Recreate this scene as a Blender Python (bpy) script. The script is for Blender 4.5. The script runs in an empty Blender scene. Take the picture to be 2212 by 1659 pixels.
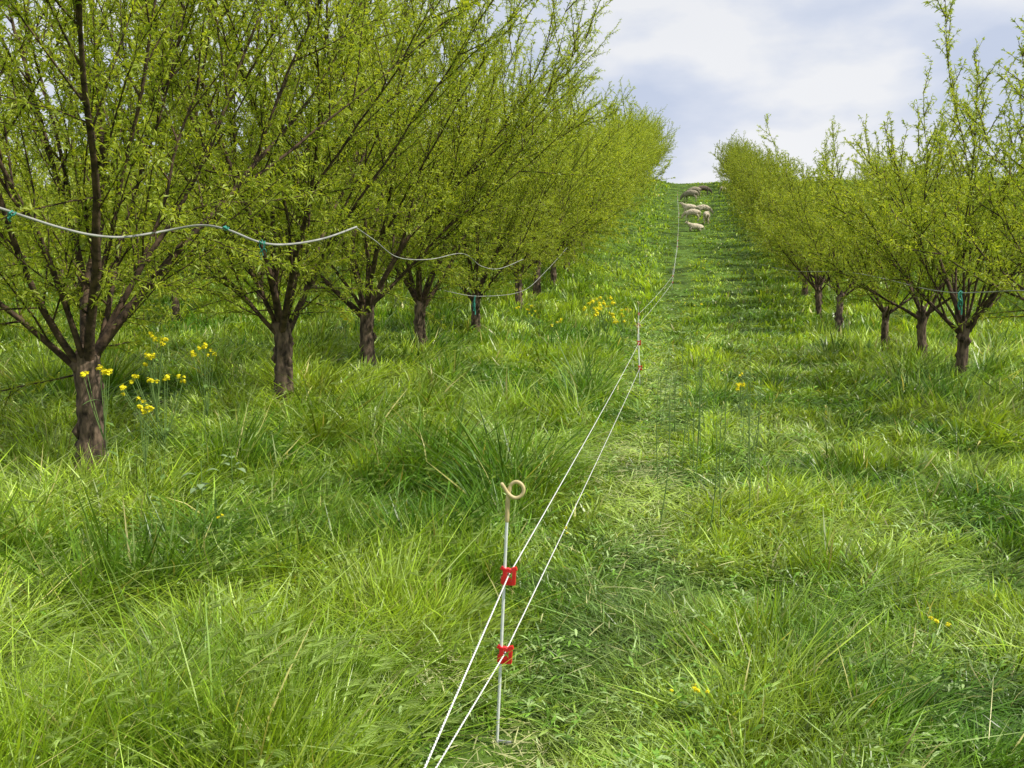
import bpy, math, random
import numpy as np
from mathutils import Vector
PI = math.pi
scene = bpy.context.scene
col = scene.collection
RNG = np.random.default_rng(7)

# ------------------------------------------------------------------ helpers
def sstep(a, b, x):
    t = np.clip((x - a) / (b - a), 0, 1)
    return t * t * (3 - 2 * t)

def vnoise(x, y, s=1.0, seed=0):
    x = np.asarray(x, float) / s + 57.3 * seed; y = np.asarray(y, float) / s - 31.7 * seed
    xi = np.floor(x); yi = np.floor(y); fx = x - xi; fy = y - yi
    fx = fx * fx * (3 - 2 * fx); fy = fy * fy * (3 - 2 * fy)
    def h(a, b):
        v = np.sin(a * 127.1 + b * 311.7 + seed * 17.7) * 43758.5453
        return v - np.floor(v)
    return (h(xi, yi) * (1 - fx) + h(xi + 1, yi) * fx) * (1 - fy) + (h(xi, yi + 1) * (1 - fx) + h(xi + 1, yi + 1) * fx) * fy

def fbm(x, y, s, seed=0):
    return .5 * vnoise(x, y, s, seed) + .3 * vnoise(x, y, s * .47, seed + 1) + .2 * vnoise(x, y, s * .21, seed + 2)

def terrain(x, y):
    x = np.asarray(x, float); y = np.asarray(y, float)
    f = np.where(y < 22, 0, np.where(y < 46, .163 * (y - 22) ** 2 / 48, 1.956 + .163 * (y - 46)))
    yc = np.clip(y, 0, 112)
    top = 1.956 + .163 * (98 - 46)
    f = np.where(y > 98, top + .163 * (np.minimum(yc, 112) - 98) - .163 * (np.minimum(yc, 112) - 98) ** 2 / 28, f)
    a = np.clip((-x - 1.5) / 3.2, 0, 1)
    f = f + a * (.2 * sstep(8, 14, y) + .5 * sstep(18, 30, y))
    f = f + (fbm(x, y, 3.5, 3) - .5) * .12 * sstep(3, 8, np.abs(y) + np.abs(x))
    return f
def tz(x, y): return float(terrain(np.array([x]), np.array([y]))[0])

def quad_mesh(name, V, F, tint=None, smooth=False):
    me = bpy.data.meshes.new(name)
    V = np.ascontiguousarray(V, dtype=np.float32); F = np.ascontiguousarray(F, dtype=np.int32)
    me.vertices.add(len(V)); me.vertices.foreach_set('co', V.ravel())
    me.loops.add(F.size); me.polygons.add(len(F))
    me.loops.foreach_set('vertex_index', F.ravel())
    me.polygons.foreach_set('loop_start', np.arange(0, F.size, 4, dtype=np.int32))
    me.polygons.foreach_set('use_smooth', np.full(len(F), smooth, dtype=bool))
    me.update(calc_edges=True)
    if tint is not None:
        ca = me.color_attributes.new('tint', 'FLOAT_COLOR', 'POINT')
        c = np.ones((len(V), 4), np.float32); c[:, :3] = tint
        ca.data.foreach_set('color', c.ravel())
    return me

def link(name, me, mat, parent=None):
    if mat is not None and not me.materials: me.materials.append(mat)
    o = bpy.data.objects.new(name, me); col.objects.link(o)
    if parent is not None: o.parent = parent
    return o
def tag(o, label=None, cat=None, group=None, kind=None):
    if label: o['label'] = label
    if cat: o['category'] = cat
    if group: o['group'] = group
    if kind: o['kind'] = kind
    return o
def empty(name, loc, rz=0, label=None, cat=None, group=None):
    o = bpy.data.objects.new(name, None); col.objects.link(o)
    o.location = loc; o.rotation_euler = (0, 0, rz); o.empty_display_size = .1
    return tag(o, label, cat, group)

class Buf:
    def __init__(s): s.V = []; s.F = []; s.n = 0
    def tube(s, pts, rad, k=6, rough=0, rg=None):
        pts = np.asarray(pts, float); m = len(pts)
        rad = np.broadcast_to(np.asarray(rad, float), (m,))
        t = np.gradient(pts, axis=0); t /= np.linalg.norm(t, axis=1, keepdims=True) + 1e-9
        ref = np.array([.31, .93, .17]) if abs(np.mean(t, axis=0) @ np.array([.31, .93, .17])) < .8 else np.array([.9, -.2, .4])
        a = np.cross(t, ref); a /= np.linalg.norm(a, axis=1, keepdims=True) + 1e-9
        b = np.cross(t, a)
        th = np.arange(k) * 2 * PI / k
        R2 = np.repeat(rad[:, None], k, axis=1)
        if rough: R2 = R2 * (1 + rg.normal(0, rough, (m, k)))
        R = pts[:, None, :] + R2[:, :, None] * (np.cos(th)[None, :, None] * a[:, None, :] + np.sin(th)[None, :, None] * b[:, None, :])
        s.V.append(R.reshape(-1, 3))
        i = np.arange(m - 1)[:, None] * k; j = np.arange(k)[None, :]; j2 = (j + 1) % k
        F = np.stack([i + j, i + j2, i + k + j2, i + k + j], axis=-1).reshape(-1, 4) + s.n
        s.F.append(F); s.n += m * k
    def box(s, c, sz, rot=None):
        c = np.array(c, float); h = np.array(sz, float) / 2
        q = np.array([[-1,-1,-1],[1,-1,-1],[1,1,-1],[-1,1,-1],[-1,-1,1],[1,-1,1],[1,1,1],[-1,1,1]]) * h
        if rot is not None:
            ca, sa = math.cos(rot), math.sin(rot)
            q = np.stack([q[:,0]*ca - q[:,2]*sa, q[:,1], q[:,0]*sa + q[:,2]*ca], 1)
        s.V.append(q + c)
        s.F.append(np.array([[0,3,2,1],[4,5,6,7],[0,1,5,4],[1,2,6,5],[2,3,7,6],[3,0,4,7]]) + s.n); s.n += 8
    def mesh(s, name, smooth=True, tint=None):
        return quad_mesh(name, np.concatenate(s.V), np.concatenate(s.F), tint, smooth)

def ribbons(P, D, G, L, S, w, seg, prof):
    """bent blades: pos = P + D L t + G L t^2, side vector S, width w*prof"""
    n = len(P); t = np.linspace(0, 1, seg + 1)
    c = P[:, None, :] + (D * L[:, None])[:, None, :] * t[None, :, None] + (G * L[:, None])[:, None, :] * (t ** 2)[None, :, None]
    off = S[:, None, :] * (w[:, None] * np.asarray(prof)[None, :] * .5)[:, :, None]
    V = np.stack([c - off, c + off], axis=2).reshape(-1, 3)
    m = 2 * (seg + 1)
    base = (np.arange(n) * m)[:, None]
    k = np.arange(seg)[None, :] * 2
    F = np.stack([base + k, base + k + 1, base + k + 3, base + k + 2], axis=-1).reshape(-1, 4)
    return V, F, c[:, -1, :]
def merge(parts):
    V = []; F = []; C = []; n = 0
    for v, f, c in parts:
        V.append(v); F.append(f + n); C.append(c); n += len(v)
    return np.concatenate(V), np.concatenate(F), np.concatenate(C)
def unit(v): return v / (np.linalg.norm(v, axis=-1, keepdims=True) + 1e-9)

# ------------------------------------------------------------------ camera
FPX = 2125.0; YAW = math.radians(9.98); PITCH = math.radians(6.16)
cam_d = bpy.data.cameras.new('camera'); cam = bpy.data.objects.new('camera', cam_d); col.objects.link(cam)
cam.location = (0, 0, 1.6); cam.rotation_euler = (PI / 2 - PITCH, 0, YAW)
cam_d.sensor_width = 36; cam_d.lens = 36 * FPX / 2212; cam_d.clip_end = 3000; cam_d.clip_start = .05
scene.camera = cam
def ray(u, v):
    x = (u - 1106) / FPX; y = -(v - 829.5) / FPX
    d = Vector((x, y, -1)); d.rotate(cam.rotation_euler); return d
def atY(u, v, Y):
    d = ray(u, v); k = Y / d.y; return np.array([d.x * k, Y, 1.6 + d.z * k])
def atX(u, v, X):
    d = ray(u, v); k = X / d.x; return np.array([X, d.y * k, 1.6 + d.z * k])

# ------------------------------------------------------------------ materials
def nodemat(name):
    m = bpy.data.materials.new(name); m.use_nodes = True
    nt = m.node_tree; nt.nodes.clear()
    return m, nt, nt.nodes, nt.links
def leafmat(name, trans=.35, rough=.5, spec=.35, noise_scale=40, tr_mul=(1.25, 1.3, .55)):
    m, nt, N, L = nodemat(name)
    out = N.new('ShaderNodeOutputMaterial'); mix = N.new('ShaderNodeMixShader'); mix.inputs[0].default_value = trans
    at = N.new('ShaderNodeAttribute'); at.attribute_name = 'tint'
    no = N.new('ShaderNodeTexNoise'); no.inputs['Scale'].default_value = noise_scale; no.inputs['Detail'].default_value = 2
    mr = N.new('ShaderNodeMapRange'); mr.inputs[3].default_value = .7; mr.inputs[4].default_value = 1.25
    tc = N.new('ShaderNodeTexCoord'); L.new(tc.outputs['Object'], no.inputs['Vector'])
    L.new(no.outputs['Fac'], mr.inputs[0])
    mul = N.new('ShaderNodeVectorMath'); mul.operation = 'SCALE'
    L.new(at.outputs['Color'], mul.inputs[0]); L.new(mr.outputs[0], mul.inputs['Scale'])
    p = N.new('ShaderNodeBsdfPrincipled'); p.inputs['Roughness'].default_value = rough
    p.inputs['Specular IOR Level'].default_value = spec
    L.new(mul.outputs[0], p.inputs['Base Color'])
    tr = N.new('ShaderNodeBsdfTranslucent'); m2 = N.new('ShaderNodeVectorMath'); m2.operation = 'MULTIPLY'
    m2.inputs[1].default_value = tr_mul; L.new(mul.outputs[0], m2.inputs[0]); L.new(m2.outputs[0], tr.inputs['Color'])
    L.new(p.outputs[0], mix.inputs[1]); L.new(tr.outputs[0], mix.inputs[2]); L.new(mix.outputs[0], out.inputs[0])
    return m
def solid(name, c1, c2, scale=20, rough=.6, bump=.0, spec=.4, stretch=(1, 1, 1), detail=5):
    m, nt, N, L = nodemat(name)
    out = N.new('ShaderNodeOutputMaterial'); p = N.new('ShaderNodeBsdfPrincipled'); p.inputs['Roughness'].default_value = rough
    p.inputs['Specular IOR Level'].default_value = spec
    tc = N.new('ShaderNodeTexCoord'); mp = N.new('ShaderNodeMapping'); mp.inputs['Scale'].default_value = stretch
    no = N.new('ShaderNodeTexNoise'); no.inputs['Scale'].default_value = scale; no.inputs['Detail'].default_value = detail
    cr = N.new('ShaderNodeValToRGB'); cr.color_ramp.elements[0].position = .35; cr.color_ramp.elements[1].position = .65
    cr.color_ramp.elements[0].color = (*c1, 1); cr.color_ramp.elements[1].color = (*c2, 1)
    L.new(tc.outputs['Object'], mp.inputs[0]); L.new(mp.outputs[0], no.inputs['Vector']); L.new(no.outputs['Fac'], cr.inputs[0])
    L.new(cr.outputs[0], p.inputs['Base Color'])
    if bump:
        b = N.new('ShaderNodeBump'); b.inputs['Strength'].default_value = bump; b.inputs['Distance'].default_value = .02
        L.new(no.outputs['Fac'], b.inputs['Height']); L.new(b.outputs[0], p.inputs['Normal'])
    L.new(p.outputs[0], out.inputs[0])
    return m
M_grass = leafmat('grass_blades', .36, .38, .5, 3, (1.35, 1.25, .45))
M_leaf = leafmat('tree_leaves', .48, .45, .4, 2, (1.3, 1.2, .45))
M_flower = leafmat('yellow_petals', .3, .6, .2, 30, (1, 1, .8))
M_weed = leafmat('weed_leaves', .25, .5, .35, 20)
M_straw = leafmat('dry_straw', .2, .6, .3, 10, (1, 1, 1))
M_bark = solid('bark', (.035, .026, .02), (.22, .155, .11), 22, .9, 1.0, .2, (1, 1, .35), 9)
M_twig = solid('twig_bark', (.030, .022, .016), (.13, .085, .055), 16, .85, .8, .2)
M_soil = solid('turf_ground', (.03, .05, .01), (.11, .19, .03), 1.3, .95, .5, .1, (1, 1, 1), 10)
M_hose = solid('grey_hose', (.26, .26, .25), (.42, .42, .40), 6, .5, .05)
M_wire = solid('white_polywire', (.66, .66, .64), (.88, .88, .87), 60, .55, .1)
M_rod = solid('white_fibreglass', (.64, .67, .66), (.82, .84, .82), 30, .4, .05)
M_tan = solid('tan_plastic', (.50, .40, .19), (.62, .51, .27), 25, .5, .05)
M_red = solid('red_plastic', (.6, .012, .02), (.78, .03, .03), 30, .4, .05)
M_wool = solid('fleece', (.40, .33, .23), (.70, .62, .48), 14, .95, 1.0, .1)
M_wool_g = solid('grey_fleece', (.20, .17, .12), (.42, .37, .28), 14, .95, 1.0, .1)
M_wool_d = solid('dark_fleece', (.08, .06, .05), (.22, .18, .14), 14, .95, 1.0, .1)
M_teal = solid('green_tie', (.02, .18, .13), (.05, .32, .24), 20, .6, .1)
M_stem = solid('green_stem', (.10, .18, .04), (.18, .28, .07), 15, .7, .1)
M_metal = solid('steel_spike', (.3, .3, .3), (.45, .45, .45), 20, .4, .05)

# ------------------------------------------------------------------ ground
def axis(lo, hi, fine_lo, fine_hi, fs, cs):
    a = list(np.arange(fine_lo, fine_hi + .01, fs))
    x = fine_hi; s = fs
    while x < hi: s *= 1.25; s = min(s, cs); x += s; a.append(x)
    x = fine_lo; s = fs; b = []
    while x > lo: s *= 1.25; s = min(s, cs); x -= s; b.append(x)
    return np.array(b[::-1] + a)
gx = axis(-900, 900, -30, 25, .8, 60); gy = axis(-300, 1800, -4, 116, .8, 60)
X, Y = np.meshgrid(gx, gy); Z = terrain(X, Y)
nx, ny = len(gx), len(gy)
ii, jj = np.meshgrid(np.arange(nx - 1), np.arange(ny - 1))
i0 = (jj * nx + ii).ravel()
g = link('ground', quad_mesh('ground', np.stack([X, Y, Z], -1).reshape(-1, 3), np.stack([i0, i0 + 1, i0 + nx + 1, i0 + nx], -1), None, True), M_soil)
tag(g, 'green orchard ground rising to a hill crest', 'ground', kind='structure')

# ------------------------------------------------------------------ fence geometry table
POSTS = [(-.60, -3.2, .58, .33), (-.593, 3.185, .600, .324), (-.665, 14.5, .65, .285), (-1.22, 26.0, .60, .32), (-.54, 40.0, .55, .30), (-.48, 52.0, .6, .3), (-.55, 66.0, .6, .3), (-.8, 80.0, .6, .3)]
PXs = np.array([p[0] for p in POSTS]); PYs = np.array([p[1] for p in POSTS])
def fence_x(y): return np.interp(y, PYs, PXs)

# ------------------------------------------------------------------ grass
HOLL = [(-2.7, 8.4, 1.1, .7), (-1.9, 6.5, .8, .5), (-3.1, 4.4, .5, .35), (.2, 5.0, .6, .3), (2.1, 5.3, .8, .35), (-4.2, 9.6, .9, .5), (1.6, 7.9, .6, .3), (-2.2, 3.3, .4, .22), (1.2, 3.6, .4, .22), (-1.4, 9.8, .6, .5), (2.6, 9.2, .7, .4), (-1.0, 4.6, .3, .25)]
def hollow(x, y):
    f = np.ones_like(x)
    for hx, hy, ax, ay in HOLL:
        d = ((x - hx) / ax) ** 2 + ((y - hy) / ay) ** 2
        f = f * (1 - .8 * np.exp(-d * 1.5)); d2 = ((x - hx - ax * .8) / (ax * .5)) ** 2 + ((y - hy + .05) / (ay * 1.5)) ** 2
        f = f * (1 + .7 * np.exp(-d2 * 1.5))
    return f
def hollow_shade(x, y):
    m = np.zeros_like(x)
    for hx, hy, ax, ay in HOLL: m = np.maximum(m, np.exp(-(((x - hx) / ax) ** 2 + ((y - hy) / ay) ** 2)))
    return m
def grass_height(x, y):
    s = x - fence_x(y)
    left = .22 + .38 * (fbm(x, y, .9, 11) - .42)
    lane = .10 + .22 * (fbm(x, y, .7, 12) - .3)
    right = .32
    h = left * (1 - sstep(-.6, -.1, s)) + .08 * sstep(-.6, -.1, s)
    st = .05 + .09 * vnoise(x, y, .45, 63)
    h = np.where(s > 0, st * (1 - sstep(.3, .9, s)) + lane * sstep(.3, .9, s), h)
    h = h + (right - lane) * sstep(2.2, 3.4, x) * sstep(9, 13, y)
    h = np.maximum(.045, h * hollow(x, y) * (1 - .35 * sstep(25, 60, y)))
    d = np.sqrt(((x + .60) / .26) ** 2 + ((y - 3.0) / .36) ** 2)
    return h * (.16 + .84 * sstep(.5, 1.3, d))
C_deep = np.array([.05, .15, .013]); C_mid = np.array([.20, .39, .03]); C_yel = np.array([.47, .60, .055]); C_pale = np.array([.52, .62, .27])  # deep green colours the dark grass patches and the painted shade in hollows
def grass_colour(x, y, n, r):
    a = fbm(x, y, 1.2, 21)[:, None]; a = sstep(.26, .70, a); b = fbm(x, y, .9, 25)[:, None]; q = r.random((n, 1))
    a = a * (1 - .9 * hollow_shade(x, y)[:, None]); a = np.maximum(a, .4 * sstep(18, 40, y)[:, None])  # hollows pulled towards deep green: their shade is painted into the blade colour
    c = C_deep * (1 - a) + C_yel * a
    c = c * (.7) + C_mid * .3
    c = np.where(q < .16 * b * 2 * (.3 + a) * (1 - .7 * sstep(20, 40, y))[:, None], c * .4 + C_pale * .6, c)
    c = np.where(q > .97, np.array([.54, .50, .20]), c)
    s = (x - fence_x(y))[:, None]; st = np.exp(-((s - .4) / .3) ** 2) * .35 * (.4 + 1.2 * fbm(x, y, .5, 66)[:, None])
    c = c * (1 - st) + np.array([.42, .54, .20]) * st
    return c * (.45 + .95 * r.random((n, 1)))
def scatter(n, r0, r1, r, a0=-46, a1=26):
    az = np.radians(r.uniform(a0, a1, n)); rr = np.exp(r.uniform(math.log(r0), math.log(r1), n))
    return rr * np.sin(az), rr * np.cos(az), rr
def lean_field(x, y):
    th = 2 * PI * 1.6 * (fbm(x, y, .9, 31) - .5) - .5
    b = .15 + 1.8 * sstep(.3, .85, fbm(x, y, .5, 35))
    return th, b
NB = 480000
r = np.random.default_rng(1)
x, y, rr = scatter(NB, 1.9, 115, r)
tsz = .11 * np.maximum(1, rr / 8)
tx = np.round(x / tsz + r.normal(0, .3, NB)) ; ty = np.round(y / tsz + r.normal(0, .2, NB))
jx = (np.sin(tx * 12.9898 + ty * 78.233) * 43758.5453) % 1 - .5; jy = (np.sin(tx * 39.346 + ty * 11.135) * 24634.6345) % 1 - .5
cx = (tx + jx * .9) * tsz; cy = (ty + jy * .9) * tsz
k = r.uniform(.0, .8, NB) * (1 - sstep(12, 24, rr))
x = x * (1 - k) + cx * k; y = y * (1 - k) + cy * k
z = terrain(x, y)
h = grass_height(x, y) * r.uniform(.45, 1.4, NB) * (1 + .7 * ((jx * 7) % 1 - .5))
th, b = lean_field(x, y)
th = th + r.normal(0, .9, NB) + 1.6 * jy; b = b * r.uniform(.4, 1.3, NB)
s = x - fence_x(y)
flat = np.exp(-((s - .4) / .4) ** 2) * .75
out = np.stack([x - cx, y - cy, np.zeros(NB)], 1) / tsz[:, None] * (1 - sstep(12, 24, rr))[:, None]
D = np.stack([.2 * np.cos(th), .2 * np.sin(th), np.ones(NB)], 1) + out * 1.6 + np.concatenate([r.normal(0, .25, (NB, 2)), np.zeros((NB, 1))], 1)
D[:, 0] += flat * r.normal(0, .9, NB); D[:, 1] += flat * r.normal(0, .9, NB)
D[:, 2] *= (1 - .5 * flat)
G = np.stack([np.cos(th) * b * .7, np.sin(th) * b * .7, -.45 * b], 1)
S = np.stack([-np.sin(th), np.cos(th), np.zeros(NB)], 1); ro = r.normal(0, .8, NB)
S = unit(S + np.stack([np.cos(th) * ro, np.sin(th) * ro, .3 * ro], 1))
w = .0050 * np.maximum(1, (rr / 4.0)) ** .90 * r.uniform(.45, 1.9, NB)
V, F, tip = ribbons(np.stack([x, y, z - .01], 1), D, G, h * 1.15 + .03 * flat, S, w, 3, [.7, 1, .8, .08])
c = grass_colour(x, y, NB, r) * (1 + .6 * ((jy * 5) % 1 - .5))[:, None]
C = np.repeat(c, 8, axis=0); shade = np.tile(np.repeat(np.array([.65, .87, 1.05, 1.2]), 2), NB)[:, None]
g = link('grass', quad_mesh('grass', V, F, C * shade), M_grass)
tag(g, 'lush green wild grass covering the orchard floor', 'grass', kind='stuff')
del V, F, C

# barley heads
def seed_heads(n, r):
    x, y, rr = scatter(n, 2.2, 18, r, -42, 22)
    keep = (r.random(n) < np.where(x - fence_x(y) < -.45, 1, .22)) & (fbm(x, y, 1.0, 41) > .47)
    x, y, rr = x[keep], y[keep], rr[keep]; n = len(x)
    th = -.35 + 2.6 * (fbm(x, y, .8, 44) - .5) + r.normal(0, .6, n)
    hh = grass_height(x, y) * r.uniform(1.0, 1.6, n) + .07
    D = np.stack([.25 * np.cos(th), .25 * np.sin(th), np.ones(n)], 1); G = np.stack([.7 * np.cos(th), .7 * np.sin(th), -.35 * np.ones(n)], 1) * r.uniform(.3, 1.1, (n, 1))
    S = np.stack([-np.sin(th), np.cos(th), np.zeros(n)], 1)
    P = np.stack([x, y, terrain(x, y)], 1)
    k = .95 * np.maximum(1, rr / 6) ** .7
    V, F, tip = ribbons(P, D, G, hh, S, .0020 * k, 3, [1, 1, .8, .6])
    stemc = np.repeat(np.tile(np.array([[.22, .40, .06]]), (n, 1)), 8, axis=0)
    parts = [(V, F, stemc)]
    hd = unit(D + 2 * G); up = unit(np.cross(hd, S))
    base = np.array([.44, .58, .18]) * r.uniform(.65, 1.15, (n, 1))
    g0 = np.stack([np.zeros(n), np.zeros(n), -.3 * np.ones(n)], 1)
    hl = .055 * k * r.uniform(.8, 1.3, n)
    for SS in (S, up):
        V, F, _ = ribbons(tip, hd, g0, hl, SS, .012 * k, 3, [.5, 1, .8, .1]); parts.append((V, F, np.repeat(base, 8, axis=0)))
    for q in range(7):
        a = q * PI / 3.5
        dd = unit(hd + .40 * (math.cos(a) * S + math.sin(a) * up) + r.normal(0, .06, (n, 3)))
        st = tip + hd * (hl * (.1 + .12 * q))[:, None]
        V, F, _ = ribbons(st, dd, g0 * .4, hl * .75, S if q % 2 else up, .0016 * k, 1, [1, .3]); parts.append((V, F, np.repeat(base * 1.1, 4, axis=0)))
    return merge(parts)
V, F, C = seed_heads(6500, np.random.default_rng(2))
g = link('seed_head_grass', quad_mesh('seed_head_grass', V, F, C), M_grass)
tag(g, 'pale bearded seed heads nodding above the tall grass', 'wild barley', kind='stuff')

# broad leaved ground weeds
def weeds(n, r):
    x, y, rr = scatter(n, 2.0, 40, r, -46, 24)
    s = x - fence_x(y)
    keep = (r.random(n) < np.where((s > -.7) & (s < 2.2), .7, .4)) & (fbm(x, y, .8, 51) > .42) & (np.hypot(x + .6, y - 3.1) > .22)
    x, y, rr = x[keep], y[keep], rr[keep]; n = len(x)
    k = np.maximum(1, rr / 6) ** .8 * .85; parts = []
    hh = np.maximum(.06, grass_height(x, y) * .85)
    base = np.where(r.random((n, 1)) < .5, np.array([[.34, .47, .17]]), np.array([[.18, .35, .04]])) * r.uniform(.6, 1.3, (n, 1))
    a0 = r.uniform(0, 2 * PI, n)
    for q in range(5):
        a = a0 + q * 2.4 + r.normal(0, .3, n)
        P = np.stack([x, y, terrain(x, y) + hh * r.uniform(.1, .9, n)], 1)
        d = np.stack([np.cos(a), np.sin(a), r.uniform(.2, 1.1, n)], 1)
        S = np.stack([-np.sin(a), np.cos(a), r.normal(0, .3, n)], 1)
        gg = np.stack([0 * a, 0 * a, -.5 * np.ones(n)], 1)
        V, F, _ = ribbons(P, d, gg, r.uniform(.03, .07, n) * k, S, r.uniform(.006, .015, n) * k, 3, [.25, .9, 1, .15])
        parts.append((V, F, np.repeat(base, 8, axis=0)))
    return merge(parts)
V, F, C = weeds(19000, np.random.default_rng(3))
g = link('leafy_weeds', quad_mesh('leafy_weeds', V, F, C), M_weed)
tag(g, 'low broad leaved weeds growing among the grass', 'weeds', kind='stuff')

# dry straw along the fence
def straw(r):
    cs = [(*atY(1350, 880, 8.6)[:2], .35, 520), (*atY(1380, 930, 7.6)[:2], .3, 180), (-.52, 3.0, .15, 240), (*atY(960, 1490, 3.6)[:2], .10, 120), (*atY(1300, 1290, 4.6)[:2], .3, 60), (*atY(1420, 1080, 6.0)[:2], .4, 120), (*atY(1620, 1180, 5.6)[:2], .4, 50)]
    xs = []; ys = []
    for a, b_, sg, n in cs: xs.append(r.normal(a, sg * .7, n)); ys.append(r.normal(b_, sg * 1.6, n))
    yy = r.uniform(3.4, 24, 450); xs.append(fence_x(yy) + .35 + r.normal(0, .22, 450)); ys.append(yy)
    x = np.concatenate(xs); y = np.concatenate(ys); n = len(x); a = r.uniform(0, 2 * PI, n)
    zz = np.where(np.hypot(x + .6, y - 3.1) < .4, r.uniform(.0, .02, n), r.uniform(.02, .10, n))
    P = np.stack([x, y, terrain(x, y) + zz], 1)
    d = np.stack([np.cos(a), np.sin(a), r.normal(.1, .15, n)], 1); S = unit(np.stack([-np.sin(a), np.cos(a), r.normal(0, .3, n)], 1))
    V, F, _ = ribbons(P, d, np.tile([[0, 0, -.1]], (n, 1)), r.uniform(.05, .14, n), S, r.uniform(.003, .006, n) * np.maximum(1, y / 8), 3, [1, 1, .8, .3])
    return V, F, np.repeat(np.array([[.52, .53, .24]]) * r.uniform(.6, 1.2, (n, 1)), 8, axis=0)
V, F, C = straw(np.random.default_rng(4))
g = link('dry_straw', quad_mesh('dry_straw', V, F, C), M_straw)
tag(g, 'pale dry straw trodden flat along the fence line', 'straw', kind='stuff')

# ------------------------------------------------------------------ trees
def grow(r, p, d, L, step, pull, jit, minz=-1):
    n = max(2, int(round(L / step))); pts = [p]; d = d / np.linalg.norm(d)
    for i in range(n):
        d = d + np.array([0, 0, pull]) + r.normal(0, jit, 3)
        d /= np.linalg.norm(d)
        if d[2] < minz: d[2] = minz; d /= np.linalg.norm(d)
        p = p + d * (L / n); pts.append(p)
    return np.array(pts)
def along(pts, sp, r, t0=0.):
    seg = np.linalg.norm(np.diff(pts, axis=0), axis=1); cum = np.concatenate([[0], np.cumsum(seg)]); L = cum[-1]
    s = np.arange(t0 * L, L, sp); s = s + r.uniform(-.4, .4, len(s)) * sp; s = np.clip(s, 0, L * .999)
    i = np.clip(np.searchsorted(cum, s, 'right') - 1, 0, len(seg) - 1); f = ((s - cum[i]) / seg[i])[:, None]
    return pts[i] * (1 - f) + pts[i + 1] * f, (pts[i + 1] - pts[i]) / seg[i][:, None], s / L
def side_dir(r, d, ang, up=.0):
    v = r.normal(0, 1, 3); v -= d * (v @ d); v /= np.linalg.norm(v) + 1e-9
    q = d * math.cos(ang) + v * math.sin(ang); q[2] += up
    return q / np.linalg.norm(q)
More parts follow.
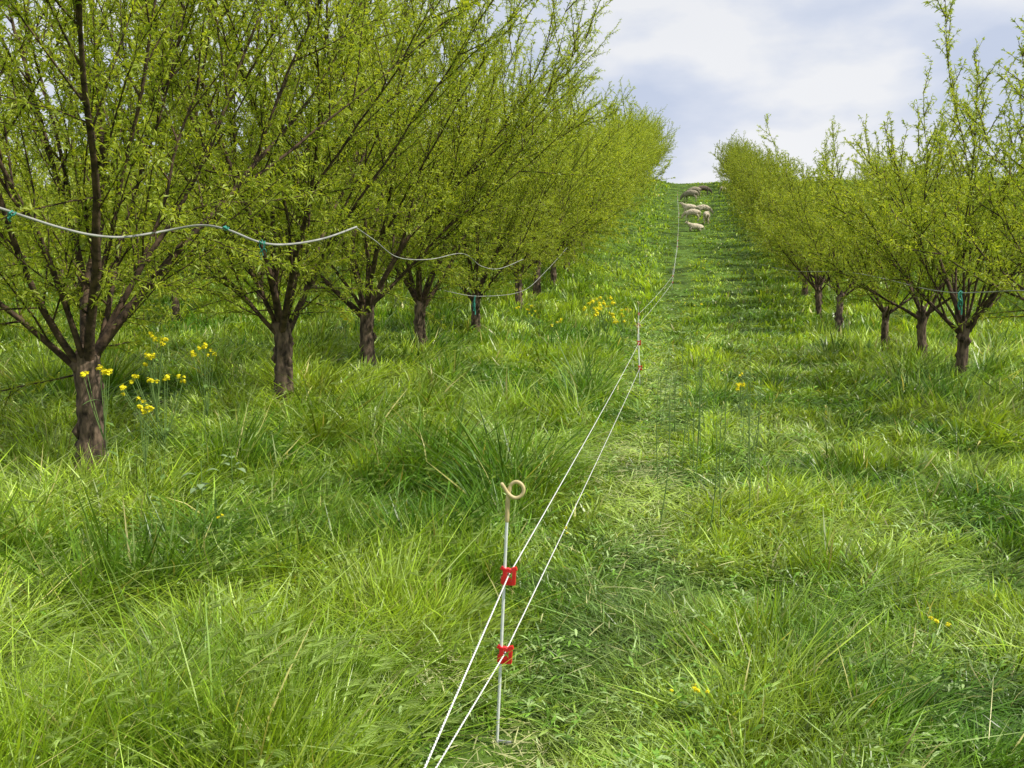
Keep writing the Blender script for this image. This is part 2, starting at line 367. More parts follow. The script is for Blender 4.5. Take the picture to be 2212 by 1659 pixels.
def make_tree(name, seed, inc=(22, 50), nl=6, Lm=(4.6, 5.8), pull=.035, sec=.27, secL=(.7, 2.2), ter=.16, terL=(.12, .5), csp=.052, leaf=(.068, .018), per=5, leaders=0, trunk_r=.098, tlean=(0, 0), th=.92, lead_k=1.2, nsplit=2, t0=.14, skirt=0, thick=2, rnd=.15, wide=0., bright=1., sk=(.6, 1.5), skt=.38, mz=.35):
    r = np.random.default_rng(seed)
    tb = Buf(); tp = np.array([[0, 0, -.25], [0, 0, .05], [.01, .0, .3], [.02 + tlean[0] * .5, tlean[1] * .5, .6], [tlean[0], tlean[1], th], [tlean[0] * 1.1, tlean[1] * 1.1, th + .1]])
    rad = trunk_r * np.array([1.55, 1.3, 1.05, .98, 1.0, .45])
    tp2 = np.array([np.array([np.interp(t, range(6), tp[:, q]) for q in range(3)]) for t in np.linspace(0, 5, 31)])
    rad2 = np.interp(np.linspace(0, 5, 31), range(6), rad) * (1 + r.normal(0, .04, 31))
    tb.tube(tp2, rad2, 16, .045, r)
    for _ in range(8):
        a = r.uniform(0, 2 * PI); zz = r.uniform(.25, th); R = trunk_r * .88; c = np.array([math.cos(a) * R, math.sin(a) * R, zz])
        tb.tube([c + np.array([0, 0, -.06]), c + np.array([math.cos(a) * .02, math.sin(a) * .02, 0]), c + np.array([0, 0, .06])], [.01, .032, .01], 6)
    top = tp[4]; limbs = []; CP = []; CD = []; AZ = []
    a0 = r.uniform(0, 2 * PI)
    def clusters(pts, t0, sp):
        P, Dd, t = along(pts, sp, r, t0); CP.append(P); CD.append(Dd)
    def side_branch(lb, p, sd, sl, mz, pullz=.03):
        q = grow(r, p, sd, sl, .25, pullz, .06, mz); t2 = np.linspace(0, 1, len(q)); lb.tube(q, .0085 * (1 - .78 * t2), 4)
        clusters(q, .1, csp)
        P3, D3, T3 = along(q, ter, r, .1)
        for p3, d3, t3 in zip(P3, D3, T3):
            s3 = side_dir(r, d3, r.uniform(.4, 1.0), .08); l3 = r.uniform(*terL) * (1 - .4 * t3)
            q3 = grow(r, p3, s3, l3, .2, .02, .06); lb.tube(q3, np.linspace(.0038, .0015, len(q3)), 3)
            clusters(q3, .05, csp)
    for i in range(nl + leaders):
        lb = Buf()
        if i < nl:
            az = a0 + 2 * PI * i / nl + r.normal(0, .2); fr = (i * .618 + .2) % 1; ic = math.radians(inc[0] + (inc[1] - inc[0]) * fr)
            L = r.uniform(*Lm) * (1 + rnd * (.4 - fr)); pl = pull
        else:
            az = r.uniform(0, 2 * PI); ic = math.radians(r.uniform(3, 12)); L = Lm[1] * r.uniform(.9, 1.1) * lead_k; pl = .05
        AZ.append(az)
        d = np.array([math.cos(az) * math.sin(ic + .15), math.sin(az) * math.sin(ic + .15), math.cos(ic + .15)])
        base = top + np.array([math.cos(az), math.sin(az), 0]) * trunk_r * .4 + np.array([0, 0, r.uniform(-.18, .02)])
        pts = grow(r, base, d, L, .28, pl, .065, mz)
        r0 = trunk_r * (r.uniform(.40, .48) if i % 4 < thick and i < 6 else r.uniform(.2, .3))
        tt = np.linspace(0, 1, len(pts)); lb.tube(pts, r0 * (.7 * (1 - tt) ** 2.8 + .3 * (1 - tt)) + .0035, 8, .05, r)
        stems = [(pts, t0, r0)]
        for _ in range(nsplit if i < nl else 0):
            k = int(r.uniform(.08, .45) * len(pts)); dd = pts[k + 1] - pts[k]; dd /= np.linalg.norm(dd)
            q = grow(r, pts[k], side_dir(r, dd, r.uniform(.25, .5), .2), L * (1 - k / len(pts)) * r.uniform(.7, .95), .28, pl, .055, max(.4, mz))
            rr0 = r0 * (1 - k / len(pts)) ** 1.3 * .55; t2 = np.linspace(0, 1, len(q)); lb.tube(q, rr0 * (1 - t2) ** 1.2 + .003, 5); stems.append((q, t0, rr0))
        for (sp_, t0_, rr0) in stems:
            clusters(sp_, .35, csp)
            P, Dd, T = along(sp_, sec, r, t0_)
            for p, dd, t in zip(P, Dd, T):
                ang = r.uniform(.35, .9) if t < .6 else r.uniform(.25, .75)
                side_branch(lb, p, side_dir(r, dd, ang + wide, .2), r.uniform(*secL) * (1 - .5 * t), -.1)
        for _ in range(skirt if i < nl else 0):
            k = int(r.uniform(.05, skt) * len(pts)); dd = pts[k + 1] - pts[k]; dd /= np.linalg.norm(dd)
            a2 = az + r.normal(0, .7); sd = np.array([math.cos(a2), math.sin(a2), r.uniform(-.25, .3)])
            side_branch(lb, pts[k], sd / np.linalg.norm(sd), r.uniform(*sk), -.4, -.015)
        limbs.append(lb.mesh(name + '_limb'))
    CP = np.concatenate(CP); CD = np.concatenate(CD)
    n = len(CP) * per
    P = np.repeat(CP, per, axis=0); Dd = np.repeat(CD, per, axis=0)
    P = P + Dd * r.uniform(-.02, .02, (n, 1))
    Ld = unit(Dd * .6 + r.normal(0, .60, (n, 3)) + np.array([0, 0, .12]))
    S = unit(np.cross(Ld, r.normal(0, 1, (n, 3)) + np.array([0, 0, .8])))
    ln = leaf[0] * r.uniform(.35, 1.3, (n, 1)); wd = leaf[1] * r.uniform(.55, 1.15, (n, 1))
    nn = np.cross(S, Ld)
    b0 = P; m1 = P + Ld * ln * .45 + S * wd * .5 + nn * wd * .2; m2 = P + Ld * ln * .45 - S * wd * .5 + nn * wd * .2; tp_ = P + Ld * ln + np.array([0, 0, -.22]) * ln
    V = np.stack([b0, m1, tp_, m2], 1).reshape(-1, 3); F = np.arange(4 * n).reshape(-1, 4)
    ca = np.array([.22, .33, .026]) * bright; cb = np.array([.60, .68, .085]) * bright
    q = np.repeat(r.random((len(CP), 1)), per, axis=0) * .6 + r.random((n, 1)) * .4
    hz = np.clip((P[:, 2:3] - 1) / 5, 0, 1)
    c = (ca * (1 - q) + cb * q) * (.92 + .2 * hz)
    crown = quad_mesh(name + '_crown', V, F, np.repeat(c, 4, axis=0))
    return dict(trunk=tb.mesh(name + '_trunk'), limbs=limbs, crown=crown, az=AZ)
def place_tree(v, x, y, rz, sc, label, group, tilt=(0, 0)):
    o = empty('orchard_tree', (x, y, tz(x, y)), rz, label, 'tree', group); o.scale = sc if isinstance(sc, tuple) else (sc, sc, sc)
    o.rotation_euler = (tilt[0], tilt[1], rz)
    link('trunk', v['trunk'], M_bark, o)
    for m in v['limbs']: link('limb', m, M_twig, o)
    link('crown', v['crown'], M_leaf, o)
    return o
nk = dict(sec=.25, ter=.15, terL=(.1, .42), skirt=3, t0=.06, wide=.04, per=5, csp=.054, leaf=(.066, .0165), mz=.56)
VA = make_tree('broad_a', 101, (8, 45), 9, (5.0, 6.1), .022, **nk)
VB = make_tree('broad_b', 202, (8, 45), 9, (5.0, 6.1), .022, **nk)
VC = make_tree('broad_c', 303, (8, 45), 9, (5.0, 6.1), .022, **nk)
vk = dict(sec=.19, secL=(.35, 1.15), ter=.14, terL=(.08, .34), csp=.052, nsplit=2, t0=.24, wide=.14, rnd=.6, per=5)
VD = make_tree('vase_a', 404, (10, 50), 8, (2.7, 3.25), .03, leaders=2, trunk_r=.075, lead_k=1.55, **vk)
VE = make_tree('vase_b', 505, (10, 52), 8, (2.7, 3.25), .03, leaders=0, trunk_r=.07, lead_k=1.1, **vk)
far_kw = dict(ter=.28, csp=.10, leaf=(.092, .033), per=5, wide=.25, rnd=.4)
FA = make_tree('far_broad', 606, (12, 56), 7, (4.3, 5.0), .028, skirt=4, sk=(1.0, 2.2), skt=.5, bright=.97, **far_kw)
FB = make_tree('far_broad_b', 616, (12, 54), 7, (4.3, 5.0), .028, skirt=4, sk=(1.0, 2.2), skt=.5, bright=.97, **far_kw)
FC = make_tree('far_vase', 707, (10, 54), 8, (2.6, 3.1), .03, leaders=0, trunk_r=.09, secL=(.5, 1.4), t0=.18, skirt=2, bright=.85, **far_kw)

LG = 'orchard trees in the left row beside the fence'; RG = 'orchard trees in the right row'
rz1 = math.radians(20) - VA['az'][1]
near_left = [(-5.1, 2.9, VB, .98, 'tree at the far left edge with only its leafy branches in the frame', 1.3),
 (-4.75, 7.2, VA, 1.06, 'nearest big tree on the left with a low forked trunk above yellow flowers', rz1),
 (-4.7, 11.0, VC, 1.06, 'second tree of the left row with a straight thick trunk in tall grass', 1.2),
 (-4.7, 14.2, VB, 1.06, 'third tree of the left row with a wide forked trunk', 3.4),
 (-4.7, 17.2, VA, 1.04, 'fourth tree of the left row with a dark upright trunk', 3.9),
 (-4.7, 22.0, VC, 1.0, 'fifth tree of the left row with a thin trunk and teal tie', 3.6),
 (-4.7, 27.8, VB, 1.0, 'sixth tree of the left row branching low above the grass', 2.1)]
for x, y, v, s, lab, rz in near_left: place_tree(v, x, y, rz, s, lab, LG)
near_right = [(4.3, 11.2, VE, 1.0, 'tree cut by the right edge of the picture with low branches', .4, (0, 0)),
 (3.95, 15.1, VD, 1.05, 'right row tree with the tallest upright shoots and a green tie', 1.4, (0, -.10)),
 (4.15, 18.3, VE, 1.1, 'right row tree just behind the one with the green tie', 2.5, (0, .05)),
 (3.95, 20.7, VE, 1.0, 'slender thin trunked tree third in the right row', 3.7, (0, 0)),
 (3.98, 27.1, VE, 1.2, 'tree with a trunk leaning over the lane at the left of the right row', 4.4, (0, -.20)),
 (3.98, 31.0, VD, 1.1, 'tree close behind the leaning one in the right row', 5.4, (0, -.08))]
for x, y, v, s, lab, rz, tl in near_right: place_tree(v, x, y, rz, s, lab, RG, tl)
rt = random.Random(5)
y = 32.0
while y < 105:
    place_tree(rt.choice([FA, FB]), -4.9 + rt.uniform(-.2, .2), y, rt.uniform(0, 6.28), rt.uniform(1.02, 1.17), 'distant leafy tree in the left row climbing the hill', 'distant trees of the left row'); y += 3.8
y = 35.0
while y < 105:
    place_tree(FC, 4.5 + rt.uniform(-.2, .2), y, rt.uniform(0, 6.28), rt.uniform(.98, 1.2), 'distant leafy tree in the right row climbing the hill', 'distant trees of the right row'); y += 3.8
for X0, y0, y1, st in ((-12.6, 15, 66, 4.2), (-20.5, 25, 72, 5)):
    y = y0
    while y < y1:
        place_tree(rt.choice([FA, FB]), X0 + rt.uniform(-.3, .3), y, rt.uniform(0, 6.28), rt.uniform(.9, 1.05), 'leafy tree in the rows seen through the left row', 'trees behind the left row'); y += st
y = 30
while y < 72:
    place_tree(FC, 12.3, y, rt.uniform(0, 6.28), rt.uniform(1.0, 1.15), 'leafy tree in the row seen through the right row', 'trees behind the right row'); y += 4.6

# ------------------------------------------------------------------ fence posts, clips, wires
def clip_mesh():
    b = Buf()
    b.box((-.001, 0, -.002), (.014, .021, .056)); b.box((.013, .001, .019), (.018, .016, .012), -.3); b.box((.013, .001, -.023), (.025, .016, .014))
    b.box((.029, .001, -.004), (.011, .018, .050)); b.box((.030, .0, .026), (.016, .014, .012), .35); b.box((-.010, .0, .025), (.015, .013, .011), -.5)
    b.box((-.010, -.001, -.015), (.009, .013, .024)); b.box((.013, -.004, -.011), (.014, .009, .011), .5)
    return b.mesh('insulator_clip', False)
CLIP = clip_mesh()
def grip_mesh():
    b = Buf(); k = .0015
    P = [(0, 1135), (0, 1100), (0, 1078), (1, 1066), (4, 1050), (9, 1041), (18, 1037), (28, 1041), (34, 1050), (34, 1060), (28, 1069), (19, 1073), (10, 1071), (0, 1063), (-9, 1050), (-16, 1040)]
    n = len(P); pts = []
    for i, (u, v) in enumerate(P): pts.append([u * k, -.012 * max(0, (i - 9)) / 6, (1127 - v) * k])
    pts = np.array(pts); t = np.linspace(0, n - 1, 60)
    out = []
    for q in t:
        i = int(min(q, n - 2)); f = q - i; p0, p1, p2, p3 = pts[max(i - 1, 0)], pts[i], pts[i + 1], pts[min(i + 2, n - 1)]
        out.append(.5 * ((2 * p1) + (-p0 + p2) * f + (2 * p0 - 5 * p1 + 4 * p2 - p3) * f * f + (-p0 + 3 * p1 - 3 * p2 + p3) * f ** 3))
    rad = np.full(60, .0062); rad[:16] = .0078; rad[0] = .001; rad[-1] = .001
    out = np.array(out); b.tube(out, rad, 10); return b.mesh('grip')
GRIP = grip_mesh()
def rod_mesh():
    b = Buf(); b.tube([(0, 0, -.01), (0, 0, .4), (0, 0, .80)], [.0054, .0054, .0052], 10); return b.mesh('rod')
ROD = rod_mesh()
def spike_mesh():
    b = Buf(); b.tube([(0, 0, -.15), (0, 0, -.03), (0, 0, .012)], [.001, .0045, .0066], 8); b.box((.024, 0, .012), (.05, .005, .008)); return b.mesh('spike', False)
SPIKE = spike_mesh()
labs = [None, 'nearest white step-in fence post with tan curled top and two red clips', 'second white fence post up the lane, red clips beside the pale straw', 'third white fence post, standing left of the wire kink past the yellow flowers',
 'fourth fence post where the wires turn uphill', 'fence post on the slope below the sheep', 'fence post beside the flock of sheep', 'farthest fence post near the hill crest']
clip_pts = []
for i, (x, y, zu, zl) in enumerate(POSTS):
    gz = tz(x, y) if i > 1 else 0
    lean = .045 if i == 1 else (-.06 if i == 2 else .02)
    def at(z): return x + lean * (z - .45)
    clip_pts.append(((at(zu) + .014, y - .003, gz + zu), (at(zl) + .012, y - .003, gz + zl)))
    if i == 0: continue
    o = empty('fence_post', (at(0), y, gz), 0, labs[i], 'fence post', 'step-in fence posts'); o.rotation_euler = (0, math.atan(lean), 0)
    link('rod', ROD, M_rod, o); gr = link('grip', GRIP, M_tan, o); gr.location = (0, 0, .79)
    link('spike', SPIKE, M_metal, o)
    for zc in (zu, zl):
        c = link('insulator_clip', CLIP, M_red, o); c.location = (.004, -.002, zc)
        if i > 1: c.scale = (1.15, 1.15, 1.15)
clip_pts[0] = ((-.27, -3.2, .60), (-.86, -3.2, .33))
for w_ in (0, 1):
    b = Buf(); pts = []
    for i in range(len(clip_pts) - 1):
        a = np.array(clip_pts[i][w_]); c = np.array(clip_pts[i + 1][w_]); m = 60 if i < 2 else 24
        for q in range(m):
            t = q / m; p = a * (1 - t) + c * t; p[2] -= 4 * t * (1 - t) * (.0 if i < 1 else (.02 if i == 1 else .05))
            pts.append(p)
    pts.append(np.array(clip_pts[-1][w_])); pts = np.array(pts)
    yy = np.arange(.6, 14.4, .005); px_ = np.stack([np.interp(yy, pts[:, 1], pts[:, 0]), yy, np.interp(yy, pts[:, 1], pts[:, 2])], 1)
    for k3 in range(2):
        ph = yy * 2 * PI / .03 + k3 * PI; q_ = px_.copy()
        q_[:, 0] += .0014 * np.cos(ph); q_[:, 2] += .0014 * np.sin(ph)
        b.tube(q_, .0017, 4)
    b.tube(pts[pts[:, 1] < .62], .0026, 6); b.tube(pts[pts[:, 1] > 14.2], .0034, 5)
    o = link('fence_wire', b.mesh('fence_wire'), M_wire)
    tag(o, ['upper white twisted electric fence wire threaded through the top red clips', 'lower white twisted electric fence wire threaded through the bottom red clips'][w_], 'fence wire', 'electric fence wires')

# ------------------------------------------------------------------ irrigation hose, wires, ties
def smooth(P, n=12):
    P = np.array(P); out = []
    for i in range(len(P) - 1):
        p0, p1, p2, p3 = P[max(i - 1, 0)], P[i], P[i + 1], P[min(i + 2, len(P) - 1)]
        for q in range(n):
            f = q / n; out.append(.5 * ((2 * p1) + (-p0 + p2) * f + (2 * p0 - 5 * p1 + 4 * p2 - p3) * f * f + (-p0 + 3 * p1 - 3 * p2 + p3) * f ** 3))
    out.append(P[-1]); return np.array(out)
HP = [(-160, 400), (0, 450), (60, 470), (130, 492), (200, 508), (270, 512), (350, 500), (430, 487), (490, 496), (560, 523), (620, 528), (700, 515), (770, 490)]
def hx_at(u): return -3.8 + .9 * float(sstep(300, 620, np.array(u)))
b = Buf(); b.tube(smooth([atX(u, v, hx_at(u)) for u, v in HP]), .0085, 8)
tag(link('irrigation_hose', b.mesh('irrigation_hose'), M_hose), 'grey irrigation hose sagging between the nearest left trees', 'hose')
b = Buf(); b.tube(smooth([atX(u, v, -3.2) for u, v in [(768, 491), (810, 520), (860, 556), (930, 560), (1000, 548), (1040, 575), (1080, 580), (1130, 560)]]), .006, 6)
tag(link('irrigation_hose', b.mesh('irrigation_hose_far'), M_hose), 'thin grey hose running on between the farther left trees', 'hose')
b = Buf(); b.tube(smooth([atX(u, v, -3.6) for u, v in [(960, 628), (1040, 640), (1130, 628), (1180, 585), (1225, 535)]]), .006, 6)
tag(link('guy_rope', b.mesh('guy_rope'), M_hose), 'pale rope slanting up beside the sixth left tree', 'rope')
b = Buf(); b.tube(smooth([atX(u, v, 3.2) for u, v in [(2330, 640), (2212, 628), (2130, 631), (2060, 632), (1990, 622), (1900, 600), (1820, 588), (1700, 584), (1640, 570)]]), .006, 6)
tag(link('trellis_wire', b.mesh('trellis_wire'), M_hose), 'thin grey wire strung between the right row trees', 'wire')
def ribbon_tie(p, L, label, w=.02, seed=0):
    r = np.random.default_rng(seed); b = Buf()
    for s_ in range(3):
        q = [np.array([0, 0, .02])]
        for k in range(6): q.append(q[-1] + np.array([r.normal(0, .012), r.normal(0, .012), -L / 6 * (1 - .2 * s_)]))
        b.tube(smooth(q, 4), w * .3, 4)
    a = np.linspace(0, 2 * PI, 14); b.tube(np.stack([.02 * np.cos(a), .02 * np.sin(a) , .01 * np.sin(2 * a)], 1), .005, 6)
    o = link('tie_ribbon', b.mesh('tie_ribbon'), M_teal); o.location = p; tag(o, label, 'tie', 'green ties on the trees')
ribbon_tie(atX(2076, 632, 3.18), .28, 'long green tie hanging from the wire on the right', .03, 1)
ribbon_tie(atX(488, 494, hx_at(488)), .03, 'small teal tie on the hose between the first two left trees', .014, 2)
ribbon_tie(atX(566, 524, hx_at(566)), .14, 'teal tie dangling under the hose beside the second left tree', .012, 3)
ribbon_tie(atX(26, 462, -3.8), .06, 'teal tie on the hose at the left edge', .016, 4)
ribbon_tie(atX(1026, 640, -4.5), .42, 'teal tie wrapped down the fifth left tree', .05, 5)

# ------------------------------------------------------------------ mustard and stalks
def flower_mesh(n, rad, seed):
    r = np.random.default_rng(seed); c = unit(r.normal(0, 1, (n, 3))) * rad * r.uniform(.3, 1, (n, 1)); c[:, 2] *= 1.2
    parts = []
    nrm = unit(c + np.array([0, 0, rad * .7])); s0 = unit(np.cross(nrm, r.normal(0, 1, (n, 3)))); s1 = np.cross(nrm, s0)
    for q in range(4):
        a = q * PI / 2; d = math.cos(a) * s0 + math.sin(a) * s1; sd = -math.sin(a) * s0 + math.cos(a) * s1
        V, F, _ = ribbons(c, unit(d + nrm * .3), nrm * -.1, np.full(n, .011), sd, np.full(n, .009), 2, [.3, 1, .6])
        parts.append((V, F, np.repeat(np.array([[.95, .86, .03]]) * r.uniform(.8, 1.1, (n, 1)), 6, axis=0)))
    V, F, C = merge(parts); return quad_mesh('flower_head', V, F, C)
FL = [flower_mesh(18, .022, k) for k in range(3)]
def mustard(heads, base, label, group=None, scale=1., leafy=True, seed=0, rad=.003):
    r = np.random.default_rng(seed); base = np.array([base[0], base[1], tz(base[0], base[1])])
    o = empty('mustard_plant', base, 0, label, 'flower', group)
    b = Buf(); main = max(heads, key=lambda h: h[2])
    for hp in heads:
        q = hp - base
        if hp is main: pts = [np.zeros(3), q * .5 + r.normal(0, .015, 3), q]
        else:
            st = (main - base) * min(.75, max(.15, .55 * q[2] / max(.05, (main - base)[2]))); pts = [st, st * .45 + q * .55 + np.array([0, 0, -.03]), q]
        b.tube(smooth(pts, 4), np.linspace(rad * scale, rad * .5 * scale, 9), 5)
    link('stem', b.mesh('stem'), M_stem, o)
    for i, hp in enumerate(heads):
        f = link('flower_head', FL[i % 3], M_flower, o); f.location = hp - base; s_ = scale * r.uniform(.55, 1.0); f.scale = (s_, s_, s_); f.rotation_euler = (0, 0, r.uniform(0, 6))
    if leafy:
        n = 9; t = r.uniform(.15, .8, n)[:, None]; P = (main - base) * t; a = r.uniform(0, 2 * PI, n)
        V, F, _ = ribbons(P, np.stack([np.cos(a), np.sin(a), .4 + 0 * a], 1), np.tile([[0, 0, -.6]], (n, 1)), r.uniform(.05, .11, n) * scale, np.stack([-np.sin(a), np.cos(a), 0 * a], 1), np.full(n, .025 * scale), 3, [.2, .7, 1, .1])
        link('leaves', quad_mesh('leaves', V, F, np.tile([[.16, .27, .07]], (len(V), 1))), M_weed, o)
MG = 'yellow flowering mustard plants'
def mp(hs, Yd, dy, label, seed, scale=1., sat=0):
    rs = random.Random(seed * 77 + 1); hs = list(hs)
    for (u, v) in list(hs):
        for _ in range(sat): hs.append((u + rs.uniform(-13, 13), v + rs.uniform(-6, 14)))
    H = [atY(u, v, Yd + random.Random(seed * 31 + i).uniform(-dy, dy)) for i, (u, v) in enumerate(hs)]
    bx = np.mean([h_[0] for h_ in H]); by = np.mean([h_[1] for h_ in H])
    mustard(H, (bx + .03, by), label, MG, scale, True, seed)
mp([(180, 810), (215, 795), (237, 803)], 6.0, .06, 'yellow mustard in front of the nearest left trunk', 1, 1.25, 1)
mp([(325, 720), (350, 732), (322, 775), (330, 772)], 6.7, .1, 'tallest yellow mustard right of the nearest left trunk', 2, 1.15, 2)
mp([(295, 815), (328, 822), (362, 818), (397, 815), (263, 838)], 6.2, .1, 'spreading yellow mustard below the tallest one near the left trunk', 3, 1.0, 2)
mp([(310, 868), (318, 880)], 5.7, .05, 'short yellow mustard lowest of the left clump', 4, 1.15, 2)
mp([(415, 760), (430, 752), (455, 757)], 7.0, .1, 'yellow mustard between the first and second left trees', 5, 1.05, 2)
r5 = random.Random(9)
for q, (cu, cv) in enumerate([(1285, 668), (1300, 655), (1318, 665), (1338, 680)]):
    mp([(cu + r5.uniform(-24, 24), cv + r5.uniform(-14, 16)) for _ in range(11)], 18.4 + .3 * q, .3, ['leftmost', 'second from left', 'third from left', 'rightmost'][q] + ' yellow mustard in the dense clump beside the lane, left of the fence', 10 + q, 1.8)
mp([(1120, 664), (1138, 668), (1148, 662), (1156, 672)], 22, .3, 'small yellow mustard under the sixth left tree', 20, 1.7, 1)
mp([(738, 684), (745, 688)], 14.0, .2, 'tiny yellow mustard between the second and third left trees', 21, 1.5, 1)
mp([(1203, 697), (1210, 694)], 17.0, .2, 'tiny yellow mustard left of the dense flower clump', 22, 1.4, 1)
mp([(1480, 654), (1515, 657), (1500, 660)], 22, .2, 'small yellow mustard in the middle of the lane', 23, 1.3)
mp([(1600, 830), (1606, 832), (1598, 812)], 9.2, .1, 'lone yellow flower plant right of the lane centre', 24, 1.1, 1)
mp([(1513, 790), (1560, 800)], 10.3, .1, 'faint yellow flowers in the lane past the straw', 25, .8)
mp([(2022, 1342), (2048, 1350), (2010, 1335)], 4.2, .03, 'low yellow flowers at the lower right', 26, .6)
mp([(1450, 1492), (1500, 1484), (1528, 1494), (1505, 1492)], 3.4, .03, 'low yellow flowers at the bottom right of the nearest post', 27, .5)
mp([(1225, 1152), (1222, 1140)], 4.9, .03, 'small yellow bud beside the lower wire', 28, .5)
mp([(472, 1118), (480, 1112)], 4.6, .03, 'small yellow flower in the tall grass at left', 29, .6)

r6 = random.Random(12)
def stalk(u, v0, v1, Yd, k):
    top = atY(u + r6.uniform(-8, 24), v1, Yd); bx = atY(u, v0, Yd); base = np.array([bx[0], Yd, tz(bx[0], Yd)])
    o = empty('weed_stalk', base, 0, 'thin upright leafless weed stalk in the lane', 'weed', 'thin weed stalks in the lane')
    b = Buf(); q = top - base; b.tube(smooth([np.zeros(3), q * .5 + np.array([r6.uniform(-.03, .03), 0, 0]), q], 4), np.linspace(.0045, .002, 9), 5)
    rr_ = np.random.default_rng(k)
    for _ in range(7):
        t = rr_.uniform(.3, .9); a = rr_.uniform(0, 6.28); l = rr_.uniform(.05, .16); b.tube([q * t, q * t + np.array([math.cos(a) * l * .5, math.sin(a) * l * .5, l])], [.002, .0012], 3)
    link('stem', b.mesh('stalk'), M_stem, o)
for k in range(24):
    u = r6.uniform(1420, 1640); Yd = r6.uniform(5.8, 12); vb = 600 + 1.5 * FPX / Yd
    stalk(u, vb, vb - r6.uniform(.5, .95) * FPX / Yd, Yd, k)
def broadleaf(x, y, label, seed):
    r = np.random.default_rng(seed); n = 6; a = r.uniform(0, 2 * PI, n); o = empty('broadleaf_weed', (x, y, tz(x, y)), 0, label, 'weed')
    P = np.stack([.03 * np.cos(a), .03 * np.sin(a), r.uniform(.2, .42, n)], 1)
    V, F, _ = ribbons(P, np.stack([np.cos(a), np.sin(a), .8 + 0 * a], 1), np.tile([[0, 0, -.9]], (n, 1)), r.uniform(.06, .11, n), np.stack([-np.sin(a), np.cos(a), 0 * a], 1), np.full(n, .05), 4, [.2, .8, 1, .8, .1])
    link('leaves', quad_mesh('broad_leaves', V, F, np.tile([[.26, .36, .19]], (len(V), 1))), M_weed, o)
    b = Buf(); b.tube([(0, 0, 0), (0, 0, .42)], [.006, .003], 5); link('stem', b.mesh('stem'), M_stem, o)
p = atY(497, 893, 6.4); broadleaf(p[0], p[1], 'pale grey green broad leaved weed right of the mustard', 1)
p = atY(432, 935, 6.0); broadleaf(p[0], p[1], 'grey green broad leaved weed below the mustard', 2)

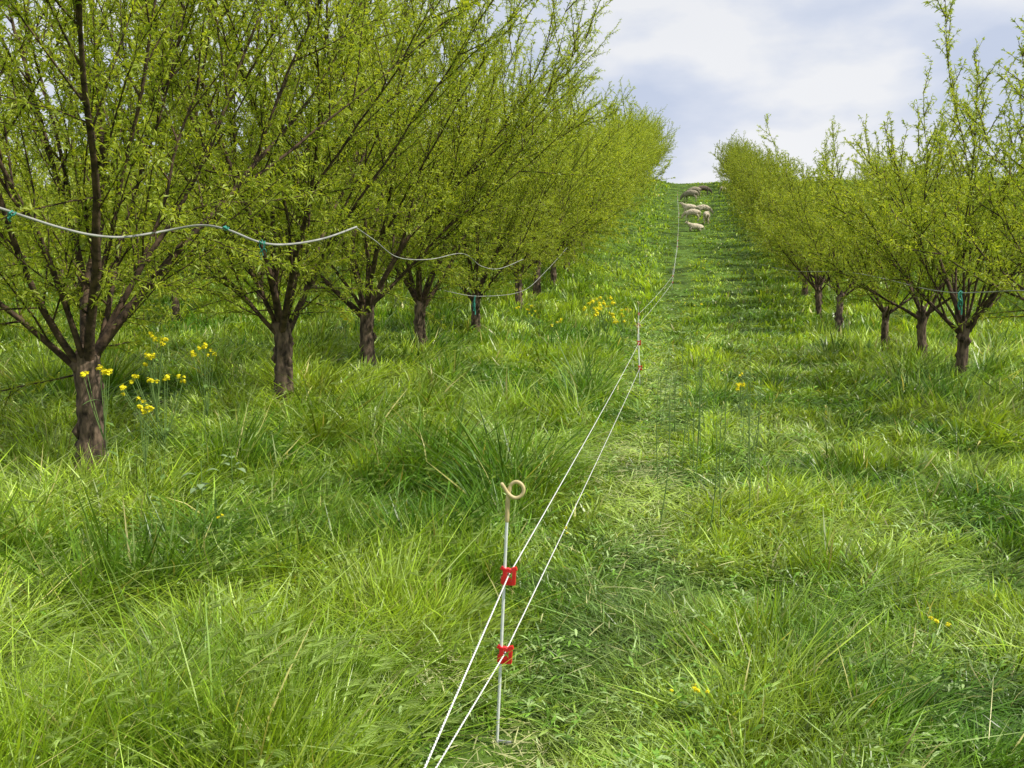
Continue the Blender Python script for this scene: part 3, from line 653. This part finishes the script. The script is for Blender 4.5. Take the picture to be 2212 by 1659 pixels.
# ------------------------------------------------------------------ sheep
def sheep_mesh(pose):
    nodes = {}; edges = []
    def nd(k, p, r_, par=None):
        nodes[k] = (p, r_); 
        if par: edges.append((par, k))
    z0 = 0 if pose != 'lie' else -.30
    nd('pelvis', (-.36, 0, .62 + z0), (.19, .19)); nd('loin', (-.12, 0, .62 + z0), (.23, .23), 'pelvis'); nd('rib', (.14, 0, .61 + z0), (.24, .24), 'loin'); nd('chest', (.36, 0, .62 + z0), (.19, .20), 'rib')
    nd('rump', (-.5, 0, .60 + z0), (.12, .13), 'pelvis'); nd('tail', (-.57, 0, .45 + z0), (.035, .035), 'rump'); nd('tail2', (-.57, 0, .34 + z0), (.025, .025), 'tail')
    if pose == 'graze':
        nd('neck', (.54, 0, .52), (.11, .12), 'chest'); nd('head', (.68, 0, .32), (.075, .085), 'neck'); nd('muz', (.76, 0, .16), (.045, .05), 'head')
    else:
        nd('neck', (.52, 0, .78 + z0), (.11, .11), 'chest'); nd('head', (.64, 0, .92 + z0), (.08, .085), 'neck'); nd('muz', (.80, 0, .86 + z0), (.045, .05), 'head')
    h = nodes['head'][0]
    for s_ in (-1, 1):
        nd('ear%d' % s_, (h[0] - .03, s_ * .10, h[2] + .04), (.025, .02), 'head'); nd('eart%d' % s_, (h[0] - .04, s_ * .17, h[2] + .02), (.012, .02), 'ear%d' % s_)
        if pose == 'lie':
            nd('sh%d' % s_, (.34, s_ * .14, .2), (.07, .07), 'chest'); nd('kn%d' % s_, (.46, s_ * .15, .07), (.035, .035), 'sh%d' % s_); nd('ft%d' % s_, (.28, s_ * .16, .04), (.03, .03), 'kn%d' % s_)
            nd('th%d' % s_, (-.34, s_ * .17, .2), (.1, .09), 'pelvis'); nd('hk%d' % s_, (-.18, s_ * .2, .07), (.04, .04), 'th%d' % s_); nd('hf%d' % s_, (-.36, s_ * .22, .04), (.03, .03), 'hk%d' % s_)
        else:
            st = .05 * s_
            nd('sh%d' % s_, (.34, s_ * .12, .42), (.075, .07), 'chest'); nd('kn%d' % s_, (.35 + st, s_ * .12, .23), (.036, .036), 'sh%d' % s_); nd('ft%d' % s_, (.35 + st, s_ * .12, .07), (.026, .026), 'kn%d' % s_); nd('hoof%d' % s_, (.37 + st, s_ * .12, 0), (.035, .032), 'ft%d' % s_)
            nd('th%d' % s_, (-.32, s_ * .13, .44), (.10, .08), 'pelvis'); nd('hk%d' % s_, (-.44 - st, s_ * .12, .25), (.038, .036), 'th%d' % s_); nd('hf%d' % s_, (-.42 - st, s_ * .12, .07), (.027, .027), 'hk%d' % s_); nd('hh%d' % s_, (-.40 - st, s_ * .12, 0), (.035, .032), 'hf%d' % s_)
    keys = list(nodes); me = bpy.data.meshes.new('sheep_skel'); me.from_pydata([nodes[k][0] for k in keys], [(keys.index(a), keys.index(b_)) for a, b_ in edges], [])
    o = bpy.data.objects.new('sheep_skel', me); col.objects.link(o); o.modifiers.new('skin', 'SKIN')
    sv = me.skin_vertices[0].data
    for i, k in enumerate(keys): sv[i].radius = nodes[k][1]; sv[i].use_root = (i == 0)
    m = o.modifiers.new('sub', 'SUBSURF'); m.levels = 2; m.render_levels = 2
    dg = bpy.context.evaluated_depsgraph_get(); dg.update()
    res = bpy.data.meshes.new_from_object(o.evaluated_get(dg)); res.name = 'sheep_' + pose
    bpy.data.objects.remove(o); res.materials.clear()
    v = np.zeros(len(res.vertices) * 3); res.vertices.foreach_get('co', v); v = v.reshape(-1, 3)
    body = (v[:, 2] > (.36 + z0)) & (np.abs(v[:, 0]) < .56)
    rr_ = np.random.default_rng(1); v[body] += rr_.normal(0, .008, (body.sum(), 3)); res.vertices.foreach_set('co', v.ravel())
    res.polygons.foreach_set('use_smooth', np.full(len(res.polygons), True))
    return res
SM = {}
for pose in ('graze', 'up', 'lie'):
    SM[pose] = sheep_mesh(pose)
SMD = SM['graze'].copy(); SMD.materials.append(M_wool_d)
SMG = SM['graze'].copy(); SMG.materials.append(M_wool_g)
def sheep(u, v, Yd, rz, pose, label, tone='cream', s_=1.):
    p = atY(u, v, Yd); me = {'dark': SMD, 'grey': SMG}.get(tone, SM[pose])
    o = link('sheep', me, M_wool if tone == 'cream' else None); o.location = (p[0], Yd, tz(p[0], Yd) + .02); o.rotation_euler = (0, 0, rz); o.scale = (s_, s_, s_)
    tag(o, label, 'sheep', 'flock of sheep grazing in the lane')
def ysheep(v):
    d = ray(1510, v)
    return float(min(np.arange(35, 102, .25), key=lambda Yq: abs(tz(.8, Yq) + .1 - (1.6 + d.z / d.y * Yq))))
sheep(1503, 494, ysheep(496), 3.4, 'lie', 'nearest cream sheep, lowest in the picture of the flock', s_=.85)
sheep(1526, 480, ysheep(482), 1.5, 'graze', 'sheep with its rump to the camera at the right of the middle cluster', s_=1.0)
sheep(1495, 470, ysheep(474), 3.0, 'graze', 'sheep side on in front of the two at the back of the middle cluster', s_=.95)
sheep(1519, 462, ysheep(464), .4, 'graze', 'sheep facing right at the top of the middle cluster', s_=.95)
sheep(1489, 458, ysheep(461), 3.2, 'up', 'sheep with head raised facing left at the top left of the middle cluster', s_=.9)
sheep(1491, 430, ysheep(434), 2.7, 'graze', 'large greyish sheep alone below the crest', 'grey', 1.15)
sheep(1500, 417, ysheep(421), 3.3, 'graze', 'greyish sheep on the crest beside the dark one', 'grey', .95)
sheep(1519, 417, ysheep(420), 0.2, 'graze', 'dark brown sheep on the hill crest', 'dark', 1.0)
sheep(1562, 412, ysheep(416), 1.0, 'graze', 'sheep by the right row of trees near the crest', s_=.8)

# ------------------------------------------------------------------ light
SUN_AZ = math.radians(97); SUN_EL = math.radians(54)
sd = bpy.data.lights.new('sun', 'SUN'); sd.energy = 5.0; sd.angle = math.radians(.5); sd.color = (1, .95, .82)
so = bpy.data.objects.new('sun', sd); col.objects.link(so)
dirv = Vector((math.sin(SUN_AZ) * math.cos(SUN_EL), math.cos(SUN_AZ) * math.cos(SUN_EL), math.sin(SUN_EL)))
so.rotation_euler = dirv.to_track_quat('Z', 'Y').to_euler(); so.location = dirv * 50
wd = bpy.data.worlds.new('World'); scene.world = wd; wd.use_nodes = True
N = wd.node_tree.nodes; L = wd.node_tree.links; N.clear()
out = N.new('ShaderNodeOutputWorld'); bg = N.new('ShaderNodeBackground'); bg.inputs[1].default_value = .1
sky = N.new('ShaderNodeTexSky'); sky.sky_type = 'NISHITA'; sky.sun_disc = False; sky.sun_elevation = SUN_EL; sky.sun_rotation = SUN_AZ
tc = N.new('ShaderNodeTexCoord'); mp_ = N.new('ShaderNodeMapping'); mp_.inputs['Scale'].default_value = (1, 1, 2.3); mp_.inputs['Location'].default_value = (1.4, .35, .7)
n1 = N.new('ShaderNodeTexNoise'); n1.inputs['Scale'].default_value = 6.5; n1.inputs['Detail'].default_value = 8; n1.inputs['Roughness'].default_value = .48
L.new(tc.outputs['Generated'], mp_.inputs[0]); L.new(mp_.outputs[0], n1.inputs['Vector'])
r1 = N.new('ShaderNodeValToRGB'); e = r1.color_ramp.elements; e[0].position = .34; e[0].color = (5.8, 6.5, 8.1, 1); e[1].position = .62; e[1].color = (8.9, 9.0, 9.3, 1)
m_ = r1.color_ramp.elements.new(.48); m_.color = (7.0, 7.5, 8.7, 1)
L.new(n1.outputs['Fac'], r1.inputs[0])
n2 = N.new('ShaderNodeTexNoise'); n2.inputs['Scale'].default_value = 1.4; n2.inputs['Detail'].default_value = 4; L.new(mp_.outputs[0], n2.inputs['Vector'])
mr = N.new('ShaderNodeMapRange'); mr.inputs[1].default_value = .3; mr.inputs[2].default_value = .6; mr.inputs[3].default_value = .9; mr.inputs[4].default_value = 1.0
L.new(n2.outputs['Fac'], mr.inputs[0])
mx = N.new('ShaderNodeMixRGB'); L.new(mr.outputs[0], mx.inputs[0]); L.new(sky.outputs[0], mx.inputs[1]); L.new(r1.outputs[0], mx.inputs[2])
L.new(mx.outputs[0], bg.inputs[0]); L.new(bg.outputs[0], out.inputs[0])
scene.view_settings.view_transform = 'Standard'; scene.view_settings.look = 'None'; scene.view_settings.exposure = 0
